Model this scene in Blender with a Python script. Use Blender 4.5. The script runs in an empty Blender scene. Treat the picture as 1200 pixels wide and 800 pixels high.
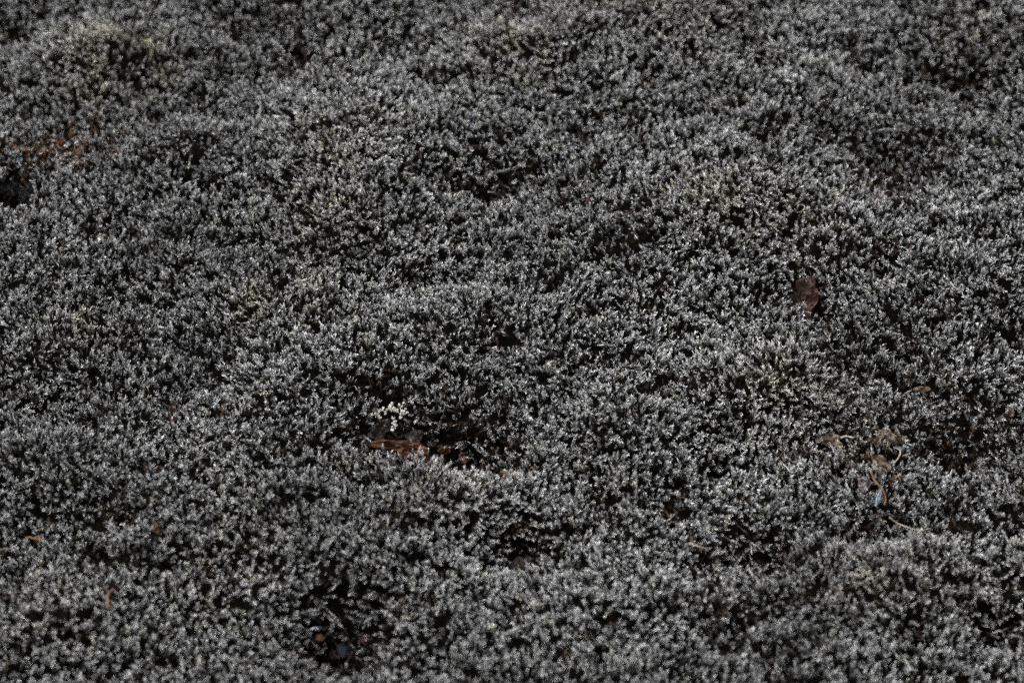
import bpy, bmesh, math, random
import numpy as np
from mathutils import Vector, Matrix, Euler

# ------------------------------------------------------------------ scene, camera, world, sun
S = bpy.context.scene
C = S.collection
random.seed(7)
rng = np.random.default_rng(11)

IMG_W, IMG_H = 1200, 800
LENS, SENSOR = 90.0, 36.0
PITCH = math.radians(43.0)
DIST = 1.08
CAM = np.array([0.0, -DIST * math.cos(PITCH), DIST * math.sin(PITCH)])

cam_data = bpy.data.cameras.new('camera')
cam = bpy.data.objects.new('camera', cam_data)
C.objects.link(cam)
cam.location = CAM
cam.rotation_euler = (math.pi / 2 - PITCH, 0, 0)
cam_data.lens = LENS
cam_data.sensor_width = SENSOR
cam_data.clip_start = 0.02
cam_data.clip_end = 400
cam_data.dof.use_dof = True
cam_data.dof.focus_distance = 1.07
cam_data.dof.aperture_fstop = 8.5
cam_data.dof.aperture_blades = 7
S.camera = cam

SUN_ELEV, SUN_ROT = math.radians(48), math.radians(-40)
W = bpy.data.worlds.new('World')
S.world = W
W.use_nodes = True
nt = W.node_tree
bg = nt.nodes['Background']
sky = nt.nodes.new('ShaderNodeTexSky')
sky.sky_type = 'NISHITA'
sky.sun_disc = False
sky.sun_elevation = SUN_ELEV
sky.sun_rotation = SUN_ROT
sky.dust_density = 6.0
sky.air_density = 1.5
sat = nt.nodes.new('ShaderNodeHueSaturation')      # an overcast sky is nearly grey
sat.inputs['Saturation'].default_value = 0.08
nt.links.new(sky.outputs[0], sat.inputs['Color'])
nt.links.new(sat.outputs[0], bg.inputs['Color'])
bg.inputs['Strength'].default_value = 0.13

sun_d = bpy.data.lights.new('sun', 'SUN')
sun_d.energy = 1.3
sun_d.angle = math.radians(35)
sun_d.color = (1.0, 0.99, 0.98)
sun = bpy.data.objects.new('sun', sun_d)
C.objects.link(sun)
# the direction that the Sky Texture's sun stands in
sdir = Vector((math.sin(SUN_ROT) * math.cos(SUN_ELEV), math.cos(SUN_ROT) * math.cos(SUN_ELEV), math.sin(SUN_ELEV)))
sun.rotation_euler = sdir.to_track_quat('Z', 'Y').to_euler()
sun.location = sdir * 3

S.view_settings.view_transform = 'Standard'
S.view_settings.look = 'None'
S.view_settings.gamma = 1.0
S.view_settings.use_curve_mapping = False
S.view_settings.exposure = 1.55
S.render.engine = 'CYCLES'
S.cycles.use_denoising = False
S.cycles.filter_width = 1.5
S.cycles.max_bounces = 4
S.cycles.diffuse_bounces = 1
S.cycles.glossy_bounces = 1
S.cycles.transmission_bounces = 2

# ------------------------------------------------------------------ noise and pixel -> ground
_tab = rng.random((16, 256, 256))
def vnoise(x, y, seed=0):
    x = np.asarray(x, float); y = np.asarray(y, float)
    xi = np.floor(x).astype(int); yi = np.floor(y).astype(int)
    fx = x - xi; fy = y - yi
    fx = fx * fx * fx * (fx * (fx * 6 - 15) + 10); fy = fy * fy * fy * (fy * (fy * 6 - 15) + 10)
    t = _tab[seed % 16]
    a = t[xi % 256, yi % 256]; b = t[(xi + 1) % 256, yi % 256]
    c = t[xi % 256, (yi + 1) % 256]; d = t[(xi + 1) % 256, (yi + 1) % 256]
    return (a * (1 - fx) + b * fx) * (1 - fy) + (c * (1 - fx) + d * fx) * fy
def fbm(x, y, wl, seed=0, octs=3, gain=0.5):
    s = 0; amp = 1; tot = 0
    for k in range(octs):
        c, q = math.cos(0.6 + k), math.sin(0.6 + k)
        s = s + amp * (vnoise((x * c - y * q) / wl + 31.7 * k, (x * q + y * c) / wl + 17.3 * k, seed + k) - 0.5) * 2
        tot += amp; amp *= gain; wl *= 0.5
    return s / tot

def ray(px, py):
    f = LENS / SENSOR * IMG_W
    dx, dy = (px - IMG_W / 2) / f, -(py - IMG_H / 2) / f
    cp, sp = math.cos(PITCH), math.sin(PITCH)
    d = np.array([dx, cp + dy * sp, -sp + dy * cp])
    return d / np.linalg.norm(d)
def plane(px, py, z=0.0):
    d = ray(px, py)
    return CAM + d * ((z - CAM[2]) / d[2])

# raised cushions and hollows as they lie in the place: (px, py, rx, ry, metres)
DOMES = [(410, 190, 90, 60, .010), (400, 285, 70, 40, .006), (620, 75, 100, 35, .009), (770, 45, 110, 40, .009),
         (850, 260, 80, 45, .006), (870, 465, 90, 34, .010), (130, 75, 70, 35, .009), (225, 190, 70, 28, .008),
         (60, 430, 90, 50, .006), (60, 560, 90, 45, .007), (560, 400, 110, 40, .006), (780, 290, 90, 40, .004),
         (530, 606, 80, 26, .008), (1150, 345, 60, 40, .005), (190, 600, 80, 40, .006), (1060, 690, 70, 40, .008),
         (720, 520, 60, 30, .007), (740, 720, 90, 40, .006), (60, 740, 80, 40, .004), (1000, 300, 70, 30, .004),
         (300, 380, 60, 40, .005), (1100, 40, 60, 30, .006), (330, 480, 60, 40, .004), (480, 740, 50, 30, .004)]
PITS = [(25, 20, 70, 30, .010), (17, 222, 26, 26, .010), (608, 35, 26, 24, .009), (1128, 110, 50, 34, .011),
        (590, 226, 66, 24, .011), (335, 80, 66, 34, .008), (272, 300, 28, 16, .007), (478, 518, 72, 30, .014),
        (556, 542, 46, 26, .013), (612, 660, 40, 26, .013), (880, 660, 42, 26, .012), (402, 752, 60, 42, .018),
        (1172, 740, 40, 28, .013), (1135, 525, 55, 34, .010), (1045, 412, 34, 18, .008), (985, 440, 22, 14, .007),
        (1020, 640, 44, 18, .009), (870, 745, 44, 16, .008), (265, 462, 30, 18, .008), (790, 440, 14, 12, .008),
        (216, 684, 18, 9, .008), (944, 356, 26, 30, .008), (880, 60, 22, 36, .007), (1010, 75, 34, 24, .006),
        (720, 165, 40, 24, .005), (510, 342, 34, 14, .005), (120, 640, 40, 14, .006), (1055, 215, 64, 28, .010),
        (40, 130, 40, 34, .006), (985, 535, 24, 10, .004), (840, 560, 24, 18, .006), (250, 745, 40, 18, .006),
        (1060, 460, 40, 16, .006), (690, 445, 30, 12, .004), (150, 275, 30, 20, .005), (410, 330, 24, 20, .005),
        (1010, 180, 100, 16, .008), (470, 60, 40, 34, .008), (300, 40, 50, 20, .005), (1180, 620, 24, 20, .006)]
def _prep(lst):
    out = []
    for px, py, rx, ry, h in lst:
        c = plane(px, py); ex = plane(px + rx, py); ey = plane(px, py - ry)
        out.append((c[0], c[1], abs(ex[0] - c[0]), abs(ey[1] - c[1]), h))
    return out
DOMES_G, PITS_G = _prep(DOMES), _prep(PITS)
def bumps(x, y, lst):
    s = 0
    for cx, cy, rx, ry, h in lst:
        s = s + h * np.exp(-((((x - cx) / rx) ** 2 + ((y - cy) / ry) ** 2)))
    return s
def pitness(x, y):
    """0 on the cushions, 1 at the bottom of a deep hollow"""
    wx = x + 0.006 * fbm(x, y, .02, 9, 2); wy = y + 0.006 * fbm(x + 3, y, .02, 10, 2)
    return np.clip(bumps(wx, wy, PITS_G) / .012, 0, 1.1)
def height(x, y):
    x = np.asarray(x, float); y = np.asarray(y, float)
    wx = x + 0.006 * fbm(x, y, .02, 9, 2); wy = y + 0.006 * fbm(x + 3, y, .02, 10, 2)
    h = bumps(wx, wy, DOMES_G) * 1.3 - bumps(wx, wy, PITS_G)
    h = h + 0.005 * fbm(x, y, .13, 1, 2) + 0.0035 * fbm(x, y, .05, 4, 2) 
    h = h + 0.10 * fbm(x, y, 3.0, 6, 2) * np.clip((np.hypot(x, y) - .7) / 3, 0, 1)
    h = h - 0.012 * np.clip((-x - .1) / .15, 0, 1) * np.clip((y - .02) / .15, 0, 1)
    return h
def at(px, py, up=0.0):
    """where the line of sight through a pixel of the photograph meets the ground (raised by up)"""
    d = ray(px, py); t = 0.75
    for _ in range(900):
        p = CAM + d * t
        if p[2] <= float(height(p[0], p[1])) + up: break
        t += 0.001
    return Vector(p)

# ------------------------------------------------------------------ materials
def mat(name, build, rough=0.8, spec=0.3):
    m = bpy.data.materials.new(name); m.use_nodes = True
    n = m.node_tree.nodes; l = m.node_tree.links
    b = n['Principled BSDF']
    b.inputs['Roughness'].default_value = rough
    b.inputs['Specular IOR Level'].default_value = spec
    build(n, l, b)
    return m
def ramp(n, stops):
    r = n.new('ShaderNodeValToRGB')
    e = r.color_ramp.elements
    while len(e) > 1: e.remove(e[-1])
    e[0].position = stops[0][0]; e[0].color = (*stops[0][1], 1)
    for p, c in stops[1:]:
        k = e.new(p); k.color = (*c, 1)
    return r
def noisy(c1, c2, scale, bump=0.3, c3=None, stretch=None, bscale=None, dist=0.0005):
    def f(n, l, b):
        tc = n.new('ShaderNodeTexCoord'); mp = n.new('ShaderNodeMapping')
        if stretch: mp.inputs['Scale'].default_value = stretch
        l.new(tc.outputs['Object'], mp.inputs['Vector'])
        t = n.new('ShaderNodeTexNoise'); t.inputs['Scale'].default_value = scale; t.inputs['Detail'].default_value = 6
        l.new(mp.outputs[0], t.inputs['Vector'])
        st = [(.32, c1), (.6, c2)] + ([(.72, c3)] if c3 else [])
        r = ramp(n, st); l.new(t.outputs[0], r.inputs[0]); l.new(r.outputs[0], b.inputs['Base Color'])
        if bump:
            t2 = n.new('ShaderNodeTexNoise'); t2.inputs['Scale'].default_value = bscale or scale * 2; t2.inputs['Detail'].default_value = 5
            l.new(mp.outputs[0], t2.inputs['Vector'])
            bp = n.new('ShaderNodeBump'); bp.inputs['Strength'].default_value = bump; bp.inputs['Distance'].default_value = dist
            l.new(t2.outputs[0], bp.inputs['Height']); l.new(bp.outputs[0], b.inputs['Normal'])
    return f

def moss_shader(stops, yel_stops):
    def f(n, l, b):
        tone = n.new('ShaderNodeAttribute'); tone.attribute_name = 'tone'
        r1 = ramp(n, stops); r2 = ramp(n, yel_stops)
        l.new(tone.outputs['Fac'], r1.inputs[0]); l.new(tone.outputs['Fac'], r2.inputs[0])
        y = n.new('ShaderNodeAttribute'); y.attribute_type = 'INSTANCER'; y.attribute_name = 'yellow'
        mx = n.new('ShaderNodeMix'); mx.data_type = 'RGBA'
        l.new(y.outputs['Fac'], mx.inputs[0]); l.new(r1.outputs[0], mx.inputs[6]); l.new(r2.outputs[0], mx.inputs[7])
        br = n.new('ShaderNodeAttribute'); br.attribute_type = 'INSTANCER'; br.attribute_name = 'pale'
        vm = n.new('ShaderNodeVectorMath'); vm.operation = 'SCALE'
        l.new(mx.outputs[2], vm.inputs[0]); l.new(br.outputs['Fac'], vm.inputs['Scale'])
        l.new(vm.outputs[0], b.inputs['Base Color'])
    return f
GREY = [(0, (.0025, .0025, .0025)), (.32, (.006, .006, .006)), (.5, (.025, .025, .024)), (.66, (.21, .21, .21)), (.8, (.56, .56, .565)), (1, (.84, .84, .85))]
YELL = [(0, (.004, .0035, .002)), (.32, (.016, .0145, .006)), (.5, (.09, .08, .034)), (.66, (.33, .305, .175)), (.8, (.62, .59, .44)), (1, (.84, .82, .71))]
RUST = [(0, (.006, .004, .003)), (.3, (.03, .013, .006)), (.55, (.17, .075, .034)), (.8, (.42, .24, .145)), (1, (.62, .47, .36))]
BRWN = [(0, (.006, .004, .003)), (.3, (.02, .014, .009)), (.55, (.10, .075, .055)), (.8, (.30, .25, .21)), (1, (.55, .50, .45))]
BLCK = [(0, (.004, .004, .004)), (.5, (.012, .013, .015)), (.8, (.04, .045, .055)), (1, (.12, .13, .15))]
def stem_shader(n, l, b):
    tone = n.new('ShaderNodeAttribute'); tone.attribute_name = 'tone'
    r1 = ramp(n, GREY); l.new(tone.outputs['Fac'], r1.inputs[0]); l.new(r1.outputs[0], b.inputs['Base Color'])
M = {
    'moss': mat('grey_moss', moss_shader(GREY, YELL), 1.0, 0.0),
    'rust': mat('rusty_moss', moss_shader(RUST, BRWN), 1.0, 0.0),
    'stem': mat('pale_moss_stem', stem_shader, 1.0, .03),
    'black': mat('black_moss', moss_shader(BLCK, BLCK), .8, .15),
    'soil': mat('peat', noisy((0.0017, 0.0017, 0.0015), (0.0046, 0.0038, 0.0029), 300, .8, (0.0084, 0.0067, 0.0050), dist=.001), 1.0, 0.0),
    'bark': mat('bark', noisy((0.0105, 0.0046, 0.0031), (0.0336, 0.0158, 0.0109), 260, .9, (0.0567, 0.0336, 0.0252), dist=.0008), .85, .2),
    'rot': mat('rotten_wood', noisy((0.0158, 0.0058, 0.0026), (0.0735, 0.0276, 0.0111), 180, .8, (0.0945, 0.0499, 0.0262), (1, .25, 1), dist=.0008), .85, .2),
    'greywood': mat('weathered_wood', noisy((0.0188, 0.0150, 0.0150), (0.0600, 0.0469, 0.0450), 220, .8, (0.0975, 0.0863, 0.0863), (1, .3, 1), dist=.0007), .9, .2),
    'tan': mat('dry_leaf', noisy((0.0431, 0.0278, 0.0170), (0.1016, 0.0739, 0.0523), 300, .6, (0.1296, 0.1112, 0.0920), dist=.0004), .8, .2),
    'pink': mat('pale_flake', noisy((0.104, 0.08, 0.072), (0.184, 0.16, 0.156), 260, .6, (0.22, 0.208, 0.208), dist=.0004), .8, .2),
    'red': mat('dark_red_leaf', noisy((0.0117, 0.0029, 0.0023), (0.0439, 0.0117, 0.0088), 300, .6, dist=.0004), .6, .3),
    'orange': mat('orange_stem', noisy((0.0411, 0.0142, 0.0046), (0.1080, 0.0491, 0.0193), 400, .5, (0.1283, 0.0850, 0.0514), dist=.0002), .7, .3),
    'straw': mat('straw', noisy((0.132, 0.096, 0.066), (0.276, 0.228, 0.18), 400, .4, dist=.0002), .7, .3),
    'lichen': mat('cream_lichen', noisy((.42, .41, .37), (.66, .64, .58), 600, .7, (.74, .72, .67), dist=.0003), .9, .15),
    'stone': mat('blue_grey_stone', noisy((0.0036, 0.0043, 0.0055), (0.0194, 0.0243, 0.0340), 260, .6, (0.0547, 0.0608, 0.0728), dist=.0004), .7, .2),
    'brownstone': mat('brown_stone', noisy((0.05, 0.025, 0.015), (0.15, 0.085, 0.05), 300, .6, dist=.0004), .7, .3),
    'ice': mat('pale_blue_flake', noisy((0.1365, 0.1638, 0.1950), (0.2509, 0.2821, 0.3185), 300, .4, dist=.0003), .5, .4),
    'green': mat('green_leaf', noisy((.03, .045, .01), (.13, .15, .045), 300, .4, dist=.0003), .7, .3),
}

# ------------------------------------------------------------------ object helpers
def link_mesh(name, verts, faces, m, parent=None, smooth=False):
    me = bpy.data.meshes.new(name)
    me.from_pydata([tuple(v) for v in verts], [], faces)
    me.materials.append(m)
    if smooth: me.polygons.foreach_set('use_smooth', [True] * len(me.polygons))
    me.update()
    o = bpy.data.objects.new(name, me); C.objects.link(o)
    if parent: o.parent = parent
    return o
def tag(o, label=None, cat=None, group=None, kind=None):
    if label: o['label'] = label
    if cat: o['category'] = cat
    if group: o['group'] = group
    if kind: o['kind'] = kind
    return o
def empty(name, loc, rot=(0, 0, 0)):
    e = bpy.data.objects.new(name, None); C.objects.link(e)
    e.location = loc; e.rotation_euler = rot; e.empty_display_size = .005
    return e

# ------------------------------------------------------------------ the ground
def axis_coords(n, inner, outer):
    u = np.linspace(-1, 1, n)
    k = 5.5
    return np.sign(u) * (inner * np.abs(u) * 1.4 + (outer - inner * 1.4) * (np.exp(k * 1.6 * np.abs(u)) - 1 - k * 1.6 * np.abs(u)) / (math.exp(k * 1.6) - 1 - k * 1.6))
ax = axis_coords(330, .55, 120)
GX, GY = np.meshgrid(ax, ax, indexing='ij')
GZ = height(GX, GY) + 0.0012 * fbm(GX, GY, .008, 3, 2)
nv = len(ax)
ids = np.arange(nv * nv).reshape(nv, nv)
quads = np.stack([ids[:-1, :-1], ids[1:, :-1], ids[1:, 1:], ids[:-1, 1:]], -1).reshape(-1, 4)
ground = link_mesh('ground', np.stack([GX, GY, GZ], -1).reshape(-1, 3), quads.tolist(), M['soil'], smooth=True)
tag(ground, 'dark peaty soil showing in the gaps under the moss', kind='structure')

# ------------------------------------------------------------------ moss shoots (shape shared by thousands)
def frame_of(d):
    d = d / np.linalg.norm(d)
    a = np.array([1., 0, 0]) if abs(d[0]) < .8 else np.array([0, 1., 0])
    u = np.cross(d, a); u /= np.linalg.norm(u)
    return d, u, np.cross(d, u)
def leaf_into(V, F, T, p, axis, phi, open_ang, L, w, t0, r, hair):
    d, u, v = frame_of(axis)
    rad = u * math.cos(phi) + v * math.sin(phi)
    tang = np.cross(d, rad)
    d1 = d * math.cos(open_ang) + rad * math.sin(open_ang)
    a2 = open_ang + r.uniform(-.15, .55)
    d2 = d * math.cos(a2) + rad * math.sin(a2) + r.normal(0, .2, 3)
    m_ = p + d1 * L * .48
    tip = m_ + d2 * L * .72
    i = len(V)
    V += [p - tang * w * .36, p + tang * w * .36, m_ - tang * w * .44, m_ + tang * w * .44, tip - tang * w * .10, tip + tang * w * .10]
    T += [t0 * .5, t0 * .5, t0 * .84, t0 * .84] + [min(1, t0 * 1.1 + hair)] * 2
    F += [(i, i + 1, i + 3, i + 2), (i + 2, i + 3, i + 5, i + 4)]
def shoot(seed, Lmm=13., bend=.25, n=50, sides=3, curl=0.0, leafL=2.5, spread=1.0, start=.42):
    r = np.random.default_rng(seed)
    V, F, T = [], [], []
    bd = r.uniform(0, 2 * math.pi)
    k = 8
    P = []
    pos = np.zeros(3)
    for j in range(k + 1):
        s = j / k
        ang = bend * (s - .15) + curl * s * s
        dd = np.array([math.sin(ang) * math.cos(bd), math.sin(ang) * math.sin(bd), math.cos(ang)])
        P.append(pos.copy()); pos = pos + (dd + r.normal(0, .08, 3)) * Lmm / k
    P = np.array(P)
    def pt(s):
        f = min(s * k, k - 1e-6); j = int(f); f -= j
        return P[j] * (1 - f) + P[j + 1] * f, P[j + 1] - P[j]
    ga = 2.39996
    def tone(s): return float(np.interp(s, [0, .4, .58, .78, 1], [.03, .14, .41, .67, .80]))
    # stem
    for j in range(k):
        for q in range(3):
            pass
    base = len(V)
    for j in range(k + 1):
        for q in range(3):
            a = q * 2.094
            V.append(P[j] + np.array([math.cos(a), math.sin(a), 0]) * .16); T.append(tone(j / k) * .4)
    for j in range(k):
        for q in range(3):
            a, b = base + j * 3 + q, base + j * 3 + (q + 1) % 3
            F.append((a, b, b + 3, a + 3))
    for i in range(n):
        s = start + (1 - start) * (i / (n - 1)) ** .75
        p, d = pt(s)
        op = (.62 - .46 * max(0, (s - .5) / .5)) * spread * r.uniform(.35, 1.35)
        leaf_into(V, F, T, p, d, i * ga + r.uniform(-.4, .4), op, leafL * r.uniform(.75, 1.15) * (.78 + .3 * s), .58, tone(s) * r.uniform(.82, 1.1), r, .12)
    for b_ in range(sides):
        s = r.uniform(.5, .88)
        p, d = pt(s)
        dn, u, v = frame_of(d)
        ph = r.uniform(0, 6.28); oa = r.uniform(.5, .95)
        sd = dn * math.cos(oa) + (u * math.cos(ph) + v * math.sin(ph)) * math.sin(oa)
        bl = r.uniform(1.2, 2.8)
        for i in range(8):
            q = i / 7
            leaf_into(V, F, T, p + sd * bl * q, sd, i * ga, (.85 - .5 * q) * r.uniform(.6, 1.1), leafL * .68 * r.uniform(.8, 1.1), .4, min(.82, tone(s) + .16 * q) , r, .12)
    V = np.array(V) * .001
    return V, F, np.array(T)

moss_sources = bpy.data.collections.new('moss_shoots')       # not linked: only the shapes are used
def make_sources(coll, material, specs):
    for i, sp in enumerate(specs):
        V, F, T = shoot(**sp)
        me = bpy.data.meshes.new('moss_shoot')
        me.from_pydata(V.tolist(), [], F)
        a = me.attributes.new('tone', 'FLOAT', 'POINT'); a.data.foreach_set('value', T)
        me.materials.append(material); me.update()
        coll.objects.link(bpy.data.objects.new('moss_shoot_%02d' % i, me))
SPECS = []
for i in range(14):
    SPECS.append(dict(seed=100 + i, bend=random.uniform(.05, .6), n=random.randint(26, 36), sides=random.randint(0, 3),
                      leafL=random.uniform(2.0, 3.1), spread=random.uniform(.5, .95)))
for i in range(6):    # long leaning and curled shoots
    SPECS.append(dict(seed=200 + i, Lmm=(17, 23)[i % 2], bend=.6, curl=random.uniform(.4, 1.5), n=(60, 46)[i % 2], sides=(2, 0)[i % 2], leafL=2.3, spread=(.75, .45)[i % 2], start=.2))
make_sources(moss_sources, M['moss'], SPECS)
rust_sources = bpy.data.collections.new('rusty_shoots')
make_sources(rust_sources, M['rust'], [dict(seed=300 + i, bend=.6, curl=random.uniform(0, .9), n=30, sides=1, leafL=2.3, spread=.8) for i in range(6)])
black_sources = bpy.data.collections.new('black_shoots')
make_sources(black_sources, M['black'], [dict(seed=400 + i, bend=.4, n=46, sides=2, leafL=1.8, spread=1.0) for i in range(5)])

def scatter_group(name, coll):
    g = bpy.data.node_groups.new(name, 'GeometryNodeTree')
    g.interface.new_socket('Geometry', in_out='INPUT', socket_type='NodeSocketGeometry')
    g.interface.new_socket('Geometry', in_out='OUTPUT', socket_type='NodeSocketGeometry')
    n, l = g.nodes, g.links
    gi, go = n.new('NodeGroupInput'), n.new('NodeGroupOutput')
    iop = n.new('GeometryNodeInstanceOnPoints')
    ci = n.new('GeometryNodeCollectionInfo'); ci.inputs['Collection'].default_value = coll
    ci.inputs['Separate Children'].default_value = True; ci.inputs['Reset Children'].default_value = True
    def na(nm, t):
        a = n.new('GeometryNodeInputNamedAttribute'); a.data_type = t; a.inputs['Name'].default_value = nm; return a.outputs['Attribute']
    e2r = n.new('FunctionNodeEulerToRotation')
    m2p = n.new('GeometryNodeMeshToPoints')
    l.new(gi.outputs[0], m2p.inputs['Mesh'])
    l.new(m2p.outputs[0], iop.inputs['Points'])
    l.new(ci.outputs[0], iop.inputs['Instance'])
    iop.inputs['Pick Instance'].default_value = True
    l.new(na('variant', 'INT'), iop.inputs['Instance Index'])
    l.new(na('turn', 'FLOAT_VECTOR'), e2r.inputs[0]); l.new(e2r.outputs[0], iop.inputs['Rotation'])
    l.new(na('size', 'FLOAT'), iop.inputs['Scale'])
    l.new(iop.outputs[0], go.inputs[0])
    return g
GROUPS = {'grey': scatter_group('moss_scatter', moss_sources), 'rust': scatter_group('rusty_scatter', rust_sources), 'black': scatter_group('black_scatter', black_sources)}

def tilt_euler(th, ph, spin):
    ct, st, cp, sp, cs, ss = np.cos(th), np.sin(th), np.cos(ph), np.sin(ph), np.cos(spin), np.sin(spin)
    # Rz(ph) Ry(th) Rz(spin)
    r00 = cp * ct * cs - sp * ss; r10 = sp * ct * cs + cp * ss; r20 = -st * cs
    r21 = st * ss; r22 = ct
    return np.stack([np.arctan2(r21, r22), np.arcsin(np.clip(-r20, -1, 1)), np.arctan2(r10, r00)], -1)

def point_cloud(name, grp, P, turn, size, variant, pale, yellow):
    me = bpy.data.meshes.new(name)
    me.vertices.add(len(P)); me.vertices.foreach_set('co', P.astype(np.float32).ravel())
    for nm, t, key, arr in (('turn', 'FLOAT_VECTOR', 'vector', turn), ('size', 'FLOAT', 'value', size), ('variant', 'INT', 'value', variant),
                            ('pale', 'FLOAT', 'value', pale), ('yellow', 'FLOAT', 'value', yellow)):
        a = me.attributes.new(nm, t, 'POINT'); a.data.foreach_set(key, np.ascontiguousarray(arr).ravel())
    me.update()
    o = bpy.data.objects.new(name, me); C.objects.link(o)
    md = o.modifiers.new('scatter', 'NODES'); md.node_group = GROUPS[grp]
    return o

# patches whose moss is of another colour (px, py, rx, ry, amount)
YELLOW = [(130, 70, 60, 30, .8), (175, 100, 40, 30, .9), (115, 118, 30, 20, .8), (385, 275, 45, 40, .7), (350, 362, 40, 30, .7), (110, 398, 35, 20, .7),
          (300, 380, 30, 20, .5), (850, 265, 80, 40, .55), (930, 290, 50, 30, .6), (925, 480, 70, 50, .6), (245, 672, 22, 16, 1.), (300, 640, 40, 30, .5), (530, 600, 60, 25, .5),
          (720, 30, 80, 40, .45), (600, 80, 50, 30, .5), (1080, 690, 70, 50, .45), (440, 425, 9, 8, 1.2), (570, 95, 30, 20, .4), (230, 710, 40, 20, .5), (820, 40, 60, 50, .4),
          (1130, 50, 40, 25, .5), (400, 190, 60, 40, .45), (720, 590, 30, 20, .4), (60, 735, 60, 40, .3), (1000, 700, 60, 30, .4)]
YEL_G = _prep(YELLOW)
RUSTY = [('rusty_moss', 72, 178, 54, 29, 'faded rusty brown moss patch beside the black cushion, upper left', .9, .5),
         ('rusty_moss', 566, 557, 38, 20, 'fibrous rusty brown moss in the hollow right of the rotten wood', 1.0, .3),
         ('rusty_moss', 610, 12, 22, 13, 'small dull amber moss tuft in the gap at the top edge', .6, .3),
         ('brown_moss', 1010, 535, 58, 30, 'tan withered moss around the curved orange twig', .7, .9),
         ('brown_moss', 1130, 515, 34, 22, 'dark brown withered moss in the hollow at the right edge', .6, .7),
         ('brown_moss', 1035, 215, 34, 20, 'dim brown withered moss in the gap at the upper right', .55, .7),
         ('brown_moss', 465, 535, 44, 16, 'brown withered moss around the rotten wood', .6, .3)]

X0, X1, Y0, Y1, SP = -.46, .46, -.40, .44, .00202
nx, ny = int((X1 - X0) / SP), int((Y1 - Y0) / SP)
gx, gy = np.meshgrid(np.arange(nx), np.arange(ny), indexing='ij')
px_ = X0 + (gx + .5 * (gy % 2) + rng.uniform(-.48, .48, gx.shape)) * SP
py_ = Y0 + (gy + rng.uniform(-.48, .48, gx.shape)) * SP
x, y = px_.ravel(), py_.ravel()
pit = pitness(x, y)
fine = fbm(x, y, .011, 12, 2)            # clumps of shoots and the gaps between them
keep = rng.random(x.size) < np.clip(1.02 - .46 * pit ** 1.2 - 1.0 * np.clip(-fine - .14, 0, 1), .1, 1)
# litter lies in small clearings (px, py, radius px)
CLEAR = [(943, 352, 20), (468, 524, 30), (446, 506, 10), (462, 480, 18), (402, 758, 24), (470, 536, 22), (512, 522, 18), (540, 532, 18), (458, 498, 7), (611, 664, 9), (488, 512, 16)]
for cx, cy, rr in CLEAR:
    c = plane(cx, cy); e = plane(cx + rr, cy)
    keep &= ((x - c[0]) ** 2 + ((y - c[1]) * .75) ** 2) > (e[0] - c[0]) ** 2
x, y, pit, fine = x[keep], y[keep], pit[keep], fine[keep]
N = x.size
H = height(x, y)
e = .004
hx = (height(x + e, y) - height(x - e, y)) / (2 * e); hy = (height(x, y + e) - height(x, y - e)) / (2 * e)
size = rng.normal(.53, .13, N).clip(.30, .95) * (1 - .12 * pit)
canopy = .0080 + .0045 * fine + .0030 * fbm(x, y, .0062, 14, 1) + rng.normal(0, .0021, N) - .0030 * pit
th_x = -hx * .9 + .45 * fbm(x, y, .03, 2, 2) + rng.normal(0, .28, N)
th_y = -hy * .9 + .45 * fbm(x + 9, y, .03, 5, 2) + rng.normal(0, .28, N)
th = np.hypot(th_x, th_y); ph = np.arctan2(th_y, th_x)
strag = (rng.random(N) < .08 + .2 * np.clip(pit, 0, 1))
th = np.where(strag, rng.uniform(.6, 1.25, N), np.clip(th, 0, 1.2))
spin = rng.uniform(0, 2 * math.pi, N)
turn = tilt_euler(th, ph, spin)
variant = np.where(strag & (rng.random(N) < .7), rng.integers(14, 20, N), rng.integers(0, 14, N)).astype(np.int32)
z = H + canopy - .013 * size * np.cos(th) * .97
# the base moves back along the lean so that the tip stays over its spot
bx = x - .010 * size * np.sin(th) * np.cos(ph); by = y - .010 * size * np.sin(th) * np.sin(ph)
yel = np.clip(bumps(x, y, YEL_G) * (.6 * rng.random(N) + .55 * (fbm(x, y, .012, 3, 2) > .0)) * .8 + (rng.random(N) < .12) * .5 * rng.random(N), 0, 1)
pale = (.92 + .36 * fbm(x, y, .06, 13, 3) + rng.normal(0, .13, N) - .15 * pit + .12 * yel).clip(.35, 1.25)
P = np.stack([bx, by, z], -1)

taken = rng.random(N) < .004 + .006 * pit
k = int(taken.sum())
o = point_cloud('tan_moss', 'rust', P[taken], turn[taken], size[taken], rng.integers(0, 6, k).astype(np.int32), rng.uniform(.25, .8, k), rng.uniform(.5, 1, k))
tag(o, 'single tan withered shoots scattered through the grey moss carpet', 'moss', kind='stuff')
for name, cx, cy, rx, ry, label, dens, ymix in RUSTY:
    c = plane(cx, cy); ex = plane(cx + rx, cy); ey = plane(cx, cy - ry)
    q = ((x - c[0]) / (ex[0] - c[0])) ** 2 + ((y - c[1]) / (ey[1] - c[1])) ** 2
    pick = (~taken) & (rng.random(N) < dens * np.exp(-q * 1.1)) & (q < 2.4)
    taken |= pick
    k = int(pick.sum())
    o = point_cloud(name, 'rust', P[pick], turn[pick], size[pick] * .9, rng.integers(0, 6, k).astype(np.int32), rng.uniform(.55, 1.15, k), np.clip(ymix + rng.normal(0, .3, k), 0, 1))
    tag(o, label, 'moss', kind='stuff')
c = plane(17, 222); ex = plane(17 + 27, 222); ey = plane(17, 222 - 24)
q = ((x - c[0]) / (ex[0] - c[0])) ** 2 + ((y - c[1]) / (ey[1] - c[1])) ** 2
pick = (~taken) & (q < 1 + .35 * fbm(x, y, .01, 7, 2))
taken |= pick; k = int(pick.sum())
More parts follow.
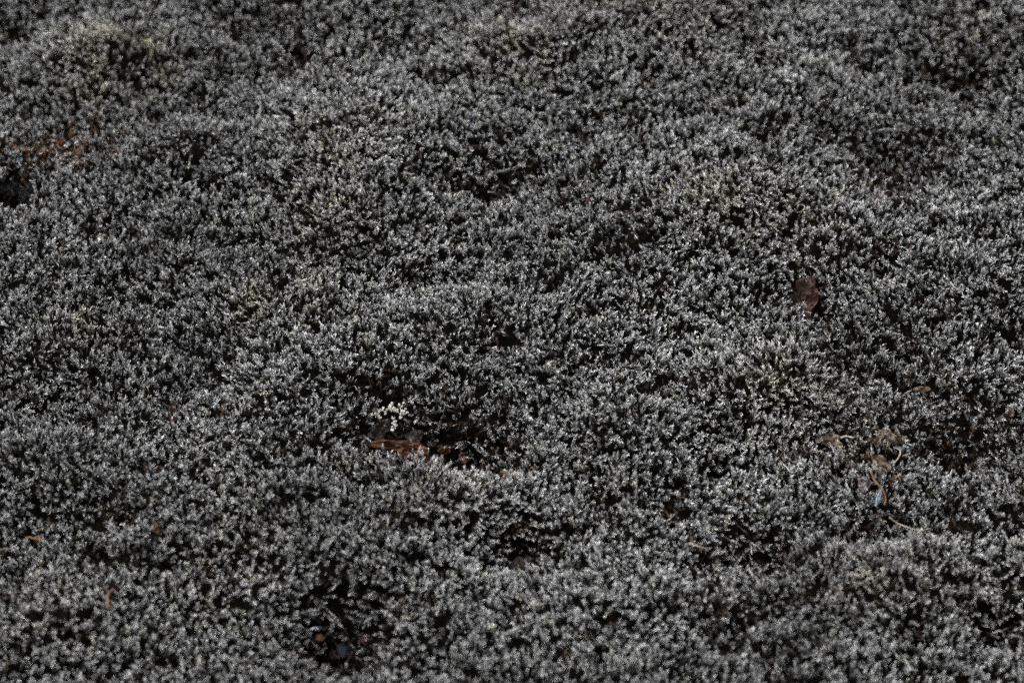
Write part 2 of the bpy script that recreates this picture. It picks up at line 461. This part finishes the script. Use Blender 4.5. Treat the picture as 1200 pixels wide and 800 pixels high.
o = point_cloud('black_moss', 'black', P[pick], turn[pick], size[pick] * .85, rng.integers(0, 5, k).astype(np.int32), rng.uniform(.6, 1.3, k), np.zeros(k))
tag(o, 'blackish moss cushion at the left edge below the rusty patch', 'moss', kind='stuff')
# withered dark shoots lying under the living moss, seen in the hollows
K = 70000
wx_, wy_ = rng.uniform(X0, X1, K), rng.uniform(Y0, Y1, K)
wp = pitness(wx_, wy_); q = rng.random(K) < np.clip(.3 + 1.2 * wp, 0, 1)
wx_, wy_ = wx_[q], wy_[q]; K = wx_.size
wth = rng.uniform(.7, 1.45, K); wph = rng.uniform(0, 6.28, K)
WP = np.stack([wx_ - .008 * np.sin(wth) * np.cos(wph), wy_ - .008 * np.sin(wth) * np.sin(wph), height(wx_, wy_) + rng.uniform(.0005, .0035, K) - .006 * np.cos(wth)], -1)
o = point_cloud('withered_moss', 'rust', WP, tilt_euler(wth, wph, rng.uniform(0, 6.28, K)), rng.uniform(.6, .95, K), rng.integers(0, 6, K).astype(np.int32), rng.uniform(.06, .34, K), np.clip(rng.normal(.85, .2, K), 0, 1))
tag(o, 'dark withered moss stems lying in the hollows between the grey tufts', 'moss', kind='stuff')
r_ = ~taken
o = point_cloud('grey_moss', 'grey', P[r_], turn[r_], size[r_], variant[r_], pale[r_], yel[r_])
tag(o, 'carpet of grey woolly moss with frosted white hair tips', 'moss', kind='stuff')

# ------------------------------------------------------------------ litter on the moss
def px_m(px, py, n):            # metres across the view for n pixels there
    a, b = plane(px, py), plane(px + 10, py)
    return (b[0] - a[0]) * n / 10
def flake_mesh(w, l, t, seed, rings=4, seg=14, rough=.25, dish=.3, keel=0.0, rumple=1.0):
    """irregular thick flake: ragged outline, dished and lumpy on both faces"""
    r = np.random.default_rng(seed)
    rad = 1 + rough * (r.random(seg) - .5) * 2
    rad = .5 * rad + .25 * np.roll(rad, 1) + .25 * np.roll(rad, -1)
    V, F = [], []
    def lift(u, v): return t * rumple * (1.3 * vnoise(u * 2.3 + seed, v * 2.3, seed) + .9 * vnoise(u * 5 + seed, v * 5, seed + 1) - 1.1) + dish * w * (u * u) * .5 + keel * v * v
    for side in (1, -1):
        for i in range(rings + 1):
            q = i / rings
            for j in range(seg):
                a = 2 * math.pi * j / seg
                m_ = q * (1 + (rad[j] - 1) * q)
                u, v = m_ * math.cos(a), m_ * math.sin(a)
                zz = lift(u, v) * 1.0 + side * t * .5 * (1 - .55 * q ** 3)
                V.append((u * w / 2, v * l / 2, zz))
    n1 = (rings + 1) * seg
    for s_, o_ in ((1, 0), (-1, n1)):
        for i in range(rings):
            for j in range(seg):
                a, b, c_, d = o_ + i * seg + j, o_ + i * seg + (j + 1) % seg, o_ + (i + 1) * seg + (j + 1) % seg, o_ + (i + 1) * seg + j
                F.append((a, d, c_, b) if s_ == 1 else (a, b, c_, d))
    for j in range(seg):
        a, b = rings * seg + j, rings * seg + (j + 1) % seg
        F.append((a, n1 + a, n1 + b, b))
    return V, F
def weld(o, dist=1e-6):
    bm = bmesh.new(); bm.from_mesh(o.data); bmesh.ops.remove_doubles(bm, verts=bm.verts, dist=dist)
    bmesh.ops.recalc_face_normals(bm, faces=bm.faces); bm.to_mesh(o.data); bm.free(); return o
def tube_mesh(pts, r0, r1, seg=6, seed=0, lump=.25):
    r = random.Random(seed)
    pts = [Vector(p) for p in pts]
    # finer by Catmull-Rom
    Q = []
    for i in range(len(pts) - 1):
        a, b, c_, d = pts[max(i - 1, 0)], pts[i], pts[i + 1], pts[min(i + 2, len(pts) - 1)]
        for k in range(5):
            t = k / 5
            Q.append(.5 * ((2 * b) + (c_ - a) * t + (2 * a - 5 * b + 4 * c_ - d) * t * t + (3 * b - a - 3 * c_ + d) * t ** 3))
    Q.append(pts[-1])
    V, F = [], []
    for i, p in enumerate(Q):
        d = (Q[min(i + 1, len(Q) - 1)] - Q[max(i - 1, 0)]).normalized()
        u = d.cross(Vector((.3, .2, 1))).normalized(); v = d.cross(u)
        rr = (r0 + (r1 - r0) * i / (len(Q) - 1)) * (1 + r.uniform(-lump, lump))
        for j in range(seg):
            a = 2 * math.pi * j / seg
            V.append(p + (u * math.cos(a) + v * math.sin(a)) * rr)
    for i in range(len(Q) - 1):
        for j in range(seg):
            a, b = i * seg + j, i * seg + (j + 1) % seg
            F.append((a, b, b + seg, a + seg))
    F.append(tuple(range(seg))[::-1]); F.append(tuple((len(Q) - 1) * seg + j for j in range(seg)))
    return V, F
def flake(name, px, py, wpx, lpx, tpx, rot, m, label, cat, seed, up=.008, parent=None, **kw):
    s = px_m(px, py, 1)
    if name == 'leaf_fragment': kw = dict(dict(rumple=3.0, rough=.42, rings=6, seg=18), **kw)
    V, F = flake_mesh(wpx * s, lpx * s * 1.35, tpx * s, seed, **kw)
    o = weld(link_mesh(name, V, F, M[m], parent))
    o.location = at(px, py, up); o.rotation_euler = rot
    if label: tag(o, label, cat)
    return o
def stem(name, pts, rpx, m, label, cat, seed, up=.010, r1=.6, sag=0.0, group=None):
    P_ = [at(a, b, up + (c_ if len(t_) > 2 else 0)) for t_ in pts for (a, b, c_) in [(t_ + (0,))[:3]]]
    org = P_[0].copy()
    s = px_m(pts[0][0], pts[0][1], 1)
    V, F = tube_mesh([p - org for p in P_], rpx * s, rpx * s * r1, seed=seed)
    o = link_mesh(name, V, F, M[m], smooth=True); o.location = org
    tag(o, label, cat, group)
    return o
R = math.radians
# the reddish brown bark chip, two peeling layers
b0 = at(943, 353, .0045)
bark = empty('bark_chip', b0, (R(34), R(-14), R(-24)))
tag(bark, 'reddish brown flaking bark chip lying alone on the grey moss', 'bark')
s = px_m(943, 352, 1)
V, F = flake_mesh(32 * s, 56 * s, 4 * s, 21, rings=7, seg=24, rough=.36, dish=.15, rumple=1.7)
lay = weld(link_mesh('bark_layer', V, F, M['bark'], bark))
V, F = flake_mesh(25 * s, 27 * s, 3 * s, 22, rings=5, seg=16, rough=.45, dish=.2, rumple=1.6)
lay = weld(link_mesh('bark_layer', V, F, M['bark'], bark)); lay.location = (3 * s, 12 * s, 4 * s); lay.rotation_euler = (.15, .1, .3)
V, F = flake_mesh(17 * s, 22 * s, 3 * s, 23, rings=5, seg=14, rough=.45, dish=.2, rumple=1.6)
lay = weld(link_mesh('bark_layer', V, F, M['bark'], bark)); lay.location = (-5 * s, -9 * s, 4 * s); lay.rotation_euler = (-.12, .2, .9)

for (w_, l_, sd, dx, dy, dz, rz) in ((13, 16, 24, 8, -14, 3.5, .4), (15, 12, 25, -9, 9, 4, -.5), (10, 15, 26, 6, 22, 2, .2), (11, 12, 27, -3, -24, 1.5, .8)):
    V, F = flake_mesh(w_ * s, l_ * s, 2.5 * s, sd, rings=4, seg=12, rough=.5, dish=.2, rumple=1.8)
    lay = weld(link_mesh('bark_layer', V, F, M['bark'], bark)); lay.location = (dx * s, dy * s, dz * s); lay.rotation_euler = (.2, -.15, rz)

# rotten wood in the hollow
rw = flake('wood_strip', 468, 524, 68, 15, 7, (R(30), R(4), R(-4)), 'rot', 'long orange brown strip of rotten wood in the central hollow', 'wood', 31, up=.006, rings=5, seg=22, rough=.3, dish=.1)
flake('wood_fragment', 478, 534, 20, 18, 6, (R(36), R(15), R(50)), 'rot', 'short orange brown lump of rotten wood below the long strip', 'wood', 32, up=.006, rough=.35)
flake('wood_fragment', 446, 506, 30, 19, 6, (R(24), R(-14), R(20)), 'greywood', 'purplish grey weathered wood flake above the orange strip', 'wood', 33, up=.0035, rough=.6, rumple=1.8)
flake('wood_fragment', 486, 511, 24, 10, 5, (R(30), R(10), R(35)), 'greywood', 'slim grey wood sliver right of the weathered flake', 'wood', 34, up=.004, rough=.3)
flake('wood_fragment', 455, 541, 20, 12, 5, (R(35), R(-12), R(-15)), 'greywood', 'small grey wood flake under the orange strip', 'wood', 35, up=.005, rough=.3)

flake('wood_fragment', 520, 528, 15, 8, 4, (R(30), R(8), R(25)), 'rot', 'small brown wood crumb right of the slim grey sliver', 'wood', 36, up=.0035, rough=.4)
flake('wood_fragment', 545, 536, 18, 10, 4, (R(32), R(-8), R(-20)), 'rot', 'brown wood crumb farthest right in the central hollow', 'wood', 37, up=.0035, rough=.4)
flake('wood_fragment', 500, 540, 16, 9, 4, (R(32), R(6), R(10)), 'rot', 'brown wood crumb just right of the lower end of the long strip', 'wood', 38, up=.004, rough=.4)

# cream lichen: forked, knobbly stalks, each a part
def lichen(px, py, wpx, hpx, n, seed, label):
    r = random.Random(seed); s = px_m(px, py, 1)
    root = empty('lichen', at(px, py + hpx * .3, .0065)); tag(root, label, 'lichen', 'cream lichens above the rotten wood')
    kinds = []
    for q in range(4):
        bm = bmesh.new()
        for (ox, oy, oz, rr) in [(0, 0, 0, .6), (.1, .1, .8, .7), (.75 * r.uniform(.6, 1), .2, 1.5, .72), (-.6, r.uniform(-.5, .5), 1.6, .7), (.1, -.5, 1.9, .66)]:
            k = bmesh.ops.create_icosphere(bm, subdivisions=1, radius=rr)
            for v in k['verts']:
                v.co = Vector((v.co.x * .8, v.co.y * .8, v.co.z * 1.3)) * r.uniform(.5, 1.35) + Vector((ox, oy, oz))
        me = bpy.data.meshes.new('lobe'); bm.to_mesh(me); bm.free(); me.materials.append(M['lichen']); kinds.append(me)
    for i in range(n):
        o = bpy.data.objects.new('lobe', kinds[i % 4]); C.objects.link(o); o.parent = root
        a, q = r.uniform(0, 6.28), math.sqrt(r.random())
        u, v = math.cos(a) * q, math.sin(a) * q
        o.location = (u * wpx * .5 * s, v * hpx * .55 * s, (1 - q * q) * hpx * .30 * s + r.uniform(0, 2) * s)
        o.rotation_euler = (-v * .8 + r.uniform(-.4, .4), u * .8 + r.uniform(-.4, .4), r.uniform(0, 6))
        sc = s * r.uniform(1.0, 2.2); o.scale = (sc, sc, sc)
lichen(463, 477, 31, 25, 36, 5, 'largest clump of knobbly cream lichen above the rotten wood')
lichen(459, 498, 16, 9, 8, 6, 'small cream lichen clump nearest the orange wood strip')
lichen(441, 486, 9, 7, 5, 8, 'tiny cream lichen clump left of the largest one')

# stones in the hollow at the bottom
def stone(px, py, rpx, m, label, seed, up=.002):
    s = px_m(px, py, 1); r = np.random.default_rng(seed)
    bm = bmesh.new(); bmesh.ops.create_icosphere(bm, subdivisions=3, radius=1)
    for v in bm.verts:
        c = v.co
        k = 1 + .35 * (vnoise(c.x * 1.4 + seed, c.y * 1.4 + c.z, seed) - .5) + .18 * (vnoise(c.x * 4 + c.z * 2, c.y * 4 + seed, seed + 1) - .5)
        v.co = Vector((c.x * 1.15, c.y * .95, c.z * .7)) * float(k) * rpx * s
    me = bpy.data.meshes.new('stone'); bm.to_mesh(me); bm.free(); me.materials.append(M[m])
    o = bpy.data.objects.new('stone', me); C.objects.link(o)
    o.location = at(px, py, up); o.rotation_euler = (r.uniform(-.4, .4), r.uniform(-.4, .4), r.uniform(0, 6))
    tag(o, label, 'stone')
    return o
stone(403, 762, 10, 'stone', 'bluish grey stone deep in the dark hollow at the bottom edge', 3, .0005)
stone(375, 747, 5, 'brownstone', 'small tan brown pebble left of the bluish stone', 4, .004)
stone(611, 664, 13, 'greywood', 'dark grey pebble sunk in the hollow low in the middle', 6, .002)

# leaves, scraps and twigs
flake('leaf_fragment', 201, 486, 9, 20, 1.2, (R(30), R(25), R(8)), 'red', 'dark red curled leaf scrap standing in the moss at the left', 'leaf', 41, up=.0085, dish=.6)
flake('leaf_fragment', 426, 747, 10, 9, 1.2, (R(30), R(-20), R(30)), 'red', 'dull red leaf scrap in the dark bottom hollow', 'leaf', 42, up=.006)
flake('leaf_fragment', 975, 517, 24, 14, 1.6, (R(28), R(10), R(-20)), 'tan', 'tan crumpled leaf scrap left of the orange twig top', 'leaf', 43, up=.0085, dish=.5)
flake('leaf_fragment', 1036, 513, 26, 16, 1.6, (R(34), R(-14), R(15)), 'tan', 'wide tan crumpled leaf scrap above the orange twig', 'leaf', 44, up=.0085, dish=.5)
flake('leaf_fragment', 1058, 515, 16, 8, 1.4, (R(28), R(14), R(-12)), 'tan', 'narrow tan leaf scrap right of the wide crumpled one', 'leaf', 46, up=.0085, dish=.4)
flake('leaf_fragment', 1030, 546, 18, 18, 1.6, (R(40), R(6), R(40)), 'tan', 'rounded brown leaf scrap touching the top of the orange twig', 'leaf', 45, up=.008, dish=.5)
flake('leaf_fragment', 1012, 567, 15, 13, 1.5, (R(34), R(12), R(20)), 'pink', 'pinkish pale flake left of the curved orange twig', 'leaf', 47, up=.009)
flake('leaf_fragment', 1029, 583, 6, 18, 1.5, (R(30), R(-10), R(-28)), 'ice', 'bluish white sliver against the lower end of the orange twig', 'leaf', 48, up=.009)
flake('leaf_fragment', 1032, 233, 9, 9, 1.5, (R(30), R(20), R(0)), 'orange', 'small orange scrap in the gap at the upper right', 'leaf', 49, up=.010)
flake('leaf_fragment', 182, 620, 7, 9, 1.5, (R(30), R(10), R(20)), 'orange', 'tiny orange scrap on grey moss at the lower left', 'leaf', 50, up=.010)
flake('leaf_fragment', 1049, 294, 6, 6, 1.2, (R(30), R(10), R(20)), 'red', 'tiny brown scrap on the moss upper right of the bark chip', 'leaf', 52, up=.010)
flake('leaf_fragment', 690, 237, 7, 6, 1.2, (R(30), R(10), R(20)), 'red', 'tiny red brown scrap right of the upper middle hollow', 'leaf', 53, up=.011)
flake('leaf_fragment', 1080, 456, 18, 6, 1.2, (R(30), R(5), R(10)), 'tan', 'slim tan scrap lying flat at the right above the dark hollow', 'leaf', 54, up=.011)
stem('twig', [(1020, 551), (1025, 563), (1034, 573), (1038, 584), (1036, 592)], 1.25, 'orange', 'curved orange twig standing out of the tan withered moss', 'twig', 1, .013)
stem('twig', [(128, 712), (126, 703), (128, 694), (133, 690)], 1.5, 'orange', 'thin orange twig hooked at its top at the lower left', 'twig', 2, .013)
stem('twig', [(28, 634), (34, 629), (40, 631), (45, 628), (47, 635)], 1.4, 'orange', 'tiny crooked orange twig near the left edge', 'twig', 3, .012)
stem('straw', [(1042, 606), (1052, 613), (1062, 617), (1074, 621)], .9, 'straw', 'pale straw lying below the curved orange twig', 'straw', 4, .012)
stem('straw', [(985, 513), (992, 511), (1000, 513)], 1.3, 'straw', 'short pale straw beside the left crumpled leaf scrap', 'straw', 5, .013)
stem('straw', [(1047, 543), (1053, 536), (1055, 528), (1047, 524)], .9, 'straw', 'bent straw curling over the wide crumpled leaf scrap', 'straw', 6, .013)
stem('straw', [(808, 636), (818, 640), (830, 643)], 1.2, 'straw', 'tan straw lying left of the right lower dark hollow', 'straw', 7, .012)
stem('straw', [(622, 706), (632, 708), (641, 706)], 1.3, 'straw', 'tan straw lying under the dark grey pebble', 'straw', 8, .011)

# long loose moss stems that lie over the carpet, each one to be seen
def moss_stem(pts, label, seed, up=.0105):
    r = np.random.default_rng(seed)
    P_ = [at(a, b, up + .0015 * (i % 2)) for i, (a, b) in enumerate(pts)]
    org = P_[0].copy()
    Q = np.array([list(p - org) for p in P_]) * 1000
    V, F, T = [], [], []
    n = int(sum(np.linalg.norm(Q[i + 1] - Q[i]) for i in range(len(Q) - 1)) / .22)
    def pt(s):
        f = min(s * (len(Q) - 1), len(Q) - 1.0001); j = int(f); f -= j
        a, b, c_, d = Q[max(j - 1, 0)], Q[j], Q[j + 1], Q[min(j + 2, len(Q) - 1)]
        return .5 * (2 * b + (c_ - a) * f + (2 * a - 5 * b + 4 * c_ - d) * f * f + (3 * b - a - 3 * c_ + d) * f ** 3)
    K = 14
    for j in range(K + 1):
        p = pt(j / K); d = pt(min(j / K + .02, 1)) - pt(max(j / K - .02, 0)); d, u, v = frame_of(d)
        for q in range(4):
            V.append(p + (u * math.cos(q * 1.571) + v * math.sin(q * 1.571)) * (.22 * (1 - .6 * j / K))); T.append(.5)
    for j in range(K):
        for q in range(4):
            a, b = j * 4 + q, j * 4 + (q + 1) % 4
            F.append((a, b, b + 4, a + 4))
    for i in range(n):
        s_ = (i + .5) / n
        leaf_into(V, F, T, pt(s_), pt(min(s_ + .03, 1)) - pt(max(s_ - .03, 0)), i * 2.4 + r.uniform(-.4, .4), r.uniform(.25, .7), r.uniform(1.1, 2.0) * (1.15 - .3 * s_), .45, r.uniform(.55, .74), r, .1)
    o = link_mesh('moss_stem', np.array(V) * .001, F, M['stem'])
    a = o.data.attributes.new('tone', 'FLOAT', 'POINT'); a.data.foreach_set('value', np.array(T, dtype=np.float32))
    o.location = org
    tag(o, label, 'moss stem', 'loose moss stems lying over the carpet')
moss_stem([(362, 724), (368, 717), (374, 712), (377, 707)], 'short pale moss stem slanting up left of the bluish stone hollow', 61)
moss_stem([(378, 715), (385, 722), (392, 728), (398, 731)], 'short pale moss stem slanting down above the bluish stone', 62)
moss_stem([(366, 590), (375, 597), (385, 602), (396, 611)], 'long pale moss stem curving below left of the rotten wood', 63)
moss_stem([(567, 212), (577, 204), (590, 200), (603, 197), (613, 191)], 'long curling moss stem over the upper middle hollow', 64)
moss_stem([(1018, 155), (1032, 153), (1046, 152), (1062, 153)], 'straight level moss stem at the upper right', 65)
moss_stem([(988, 229), (995, 236), (1005, 238), (1016, 235)], 'curved moss stem left of the orange scrap at the upper right', 66)
moss_stem([(1052, 556), (1058, 559), (1066, 558), (1073, 556)], 'short level moss stem right of the curved orange twig', 67)
moss_stem([(550, 676), (549, 669), (551, 662), (549, 656)], 'short upright moss stem left of the lower middle hollow', 68)
moss_stem([(596, 698), (602, 691), (608, 686), (611, 681)], 'short slanting moss stem between the dark grey pebble and tan straw', 69)
moss_stem([(430, 583), (438, 574), (449, 571), (459, 566)], 'pale moss stem leaning below the rotten wood', 70)
moss_stem([(1110, 585), (1107, 574), (1110, 562), (1116, 553)], 'upright arching moss stem left of the dark right edge hollow', 71)
